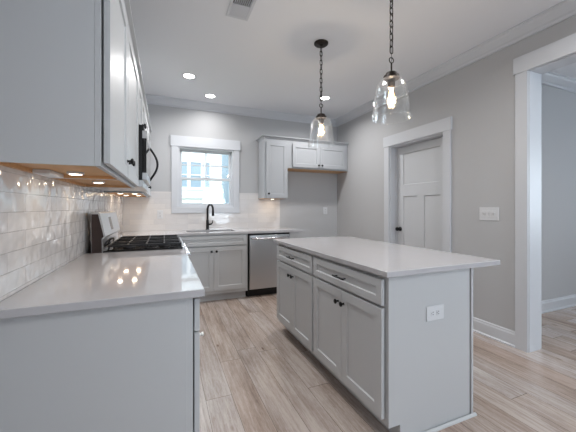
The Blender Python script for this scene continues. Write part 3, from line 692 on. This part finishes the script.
# ceiling register
t = thing('ceiling_vent', 'white ceiling air register at the top edge of the view', 'vent', (.537, 2.2, ZC))
vx0, vx1, vy0, vy1 = .448, .626, 1.98, 2.372
obj('frame', B((vx0, vx0 + .022, vy0, vy1, ZC - .006, ZC - .0005), (vx1 - .022, vx1, vy0, vy1, ZC - .006, ZC - .0005), (vx0 + .022, vx1 - .022, vy0, vy0 + .022, ZC - .006, ZC - .0005), (vx0 + .022, vx1 - .022, vy1 - .022, vy1, ZC - .006, ZC - .0005), (vx0 + .022, vx1 - .022, 2.205, 2.213, ZC - .006, ZC - .0005)), TRIM, t, bevel=.0015)
obj('duct_shade', B((vx0 + .022, vx1 - .022, vy0 + .022, vy1 - .022, ZC - .0015, ZC - .0004)), VENTG, t)  # flat dark sheet, paints the shade behind the slats
bm = bmesh.new()
for i in range(9):
    x = vx0 + .030 + i * .0145
    prism(bm, [(0, -.001), (.0015, -.001), (.0075, -.008), (.006, -.008)], vy0 + .022, 2.205, lambda p, q, s: (x + p, s, ZC + q))
obj('slat', bm, TRIM, t)
bm = bmesh.new()
for i in range(13):
    y = 2.2155 + i * .0103
    prism(bm, [(0, -.0016), (.0085, -.0055), (.0085, -.0065), (0, -.0026)], vx0 + .022, vx1 - .022, lambda p, q, s: (s, y + p, ZC + q))
obj('slat', bm, TRIM, t)

# ------------------------------------------------------------------ pendants
px, py = 1.345, 2.433
pd = thing('pendant_light', 'clear glass bell pendant farther from the viewer, over the sink end of the island', 'pendant light', (px, py, ZC), 'glass pendants over the island')
T = Matrix.Translation((px, py, 0))
bm = bmesh.new(); lathe(bm, [(0, ZC - .0005), (.066, ZC - .0005), (.066, ZC - .010), (.058, ZC - .018), (.020, ZC - .022), (.012, ZC - .030), (0, ZC - .031)], 28, T); obj('canopy', bm, BRONZE, pd, smooth=True)
bm = bmesh.new(); z = ZC - .033; i = 0; LH, LW, LR = .050, .0115, .0032
while z - LH > 2.172:
    pts = []
    for k in range(14):
        a = 2 * PI * k / 14; c, s = math.cos(a), math.sin(a)
        o_ = LW * c; h = (LH / 2 - LW) * (1 if s > 0 else -1) + LW * s if abs(s) > 1e-6 else 0
        pts.append((px + (o_ if i % 2 else 0), py + (0 if i % 2 else o_), z - LH / 2 + h))
    tube(bm, pts, LR, 6, close=True); z -= LH - 2 * LR - .002; i += 1
ch = obj('chain', bm, BRONZE, pd, smooth='all')
zb = z
bm = bmesh.new(); tube(bm, [(px + .006 * math.sin(q * 1.1), py + .006 * math.cos(q * 1.3), ZC - .03 - (ZC - .03 - 2.16) * q / 24) for q in range(25)], .0018, 6); obj('cord', bm, BLACK, pd, smooth='all')
bm = bmesh.new(); tube(bm, [(px + .017 * math.cos(2 * PI * k / 20), py, 2.166 + .017 * math.sin(2 * PI * k / 20)) for k in range(20)], .0035, 8, close=True); obj('ring', bm, BRONZE, pd, smooth='all')
bm = bmesh.new(); tube(bm, [(px, py, 2.150), (px, py, 2.075)], .0052, 10); obj('stem', bm, BRONZE, pd, smooth=True)
bm = bmesh.new(); lathe(bm, [(0, 2.094), (.012, 2.093), (.020, 2.088), (.034, 2.084), (.037, 2.078), (.038, 2.070), (.048, 2.066), (.051, 2.060), (.051, 2.046), (.034, 2.040), (.024, 2.036), (.022, 2.000), (.020, 1.996), (0, 1.996)], 28, T); obj('socket_cap', bm, BRONZE, pd, smooth=True)
outer = [(.040, 2.048), (.058, 2.046), (.075, 2.037), (.088, 2.020), (.097, 1.992), (.103, 1.955), (.109, 1.905), (.114, 1.850), (.119, 1.812), (.124, 1.796)]
inner = [(r - .0035, h - (.0 if i_ > 3 else .003)) for i_, (r, h) in enumerate(outer)]
bm = bmesh.new(); lathe(bm, outer + [(.1250, 1.791), (.1225, 1.788), (.1195, 1.790)] + inner[::-1], 40, T, closed=False); obj('glass_shade', bm, GLASSP, pd, smooth='all')
bm = bmesh.new(); lathe(bm, [(0, 1.996), (.013, 1.994), (.014, 1.980), (.022, 1.955), (.0262, 1.930), (.021, 1.905), (.012, 1.888), (0, 1.884)], 20, T); bb_ = obj('bulb', bm, GLASSB, pd, smooth='all')
bm = bmesh.new()
for k in range(4):
    a = PI / 4 + k * PI / 2; tube(bm, [(px + .004 * math.cos(a), py + .004 * math.sin(a), 1.985), (px + .010 * math.cos(a), py + .010 * math.sin(a), 1.945), (px + .006 * math.cos(a), py + .006 * math.sin(a), 1.905)], .0022, 6)
obj('filament', bm, FIL, bb_)
pl = bpy.data.lights.new('bulb_light', 'POINT'); pl.energy = 6; pl.color = (1, .84, .66); pl.shadow_soft_size = .02
plo = bpy.data.objects.new('bulb_glow', pl); COL.objects.link(plo); plo.location = (px, py, 1.94)
copy_thing(pd, (.004, -.923, 0), 'clear glass bell pendant nearest the viewer, on a chain over the island')
plo2 = plo.copy(); COL.objects.link(plo2); plo2.location = (px + .004, py - .923, 1.94)

# ------------------------------------------------------------------ outside
obj('lawn', B((-14, 14, YB + .4, 24, -.5, -.3)), GRASS, label='lawn outside beyond the sink window', cat='lawn', kind='structure')
hs = thing('neighbour_house', 'white lap-sided neighbouring house seen through the sink window', 'house', (.5, 10, -.3))
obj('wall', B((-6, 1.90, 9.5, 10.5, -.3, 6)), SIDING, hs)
obj('corner_trim', B((1.675, 1.90, 9.44, 9.498, -.3, 6)), GTRIM, hs)
obj('lean_to', B((1.91, 6, 8.8, 10.5, -.3, 4.2)), GTRIM, hs)
for (a, b) in ((.34, .624), (.724, 1.03), (1.151, 1.29)):
    f_ = obj('window', B((a - .045, a, 9.44, 9.498, 1.75, 2.70), (b, b + .045, 9.44, 9.498, 1.75, 2.70), (a, b, 9.44, 9.498, 2.60, 2.70), (a, b, 9.44, 9.498, 1.75, 1.84), (a, b, 9.45, 9.498, 2.20, 2.23)), TRIM, hs)
    obj('pane', B((a, b, 9.47, 9.495, 1.84, 2.60)), HGLASS, f_)
obj('porch_band', B((-6, 1.67, 9.40, 9.498, 1.50, 1.62)), TRIM, hs)
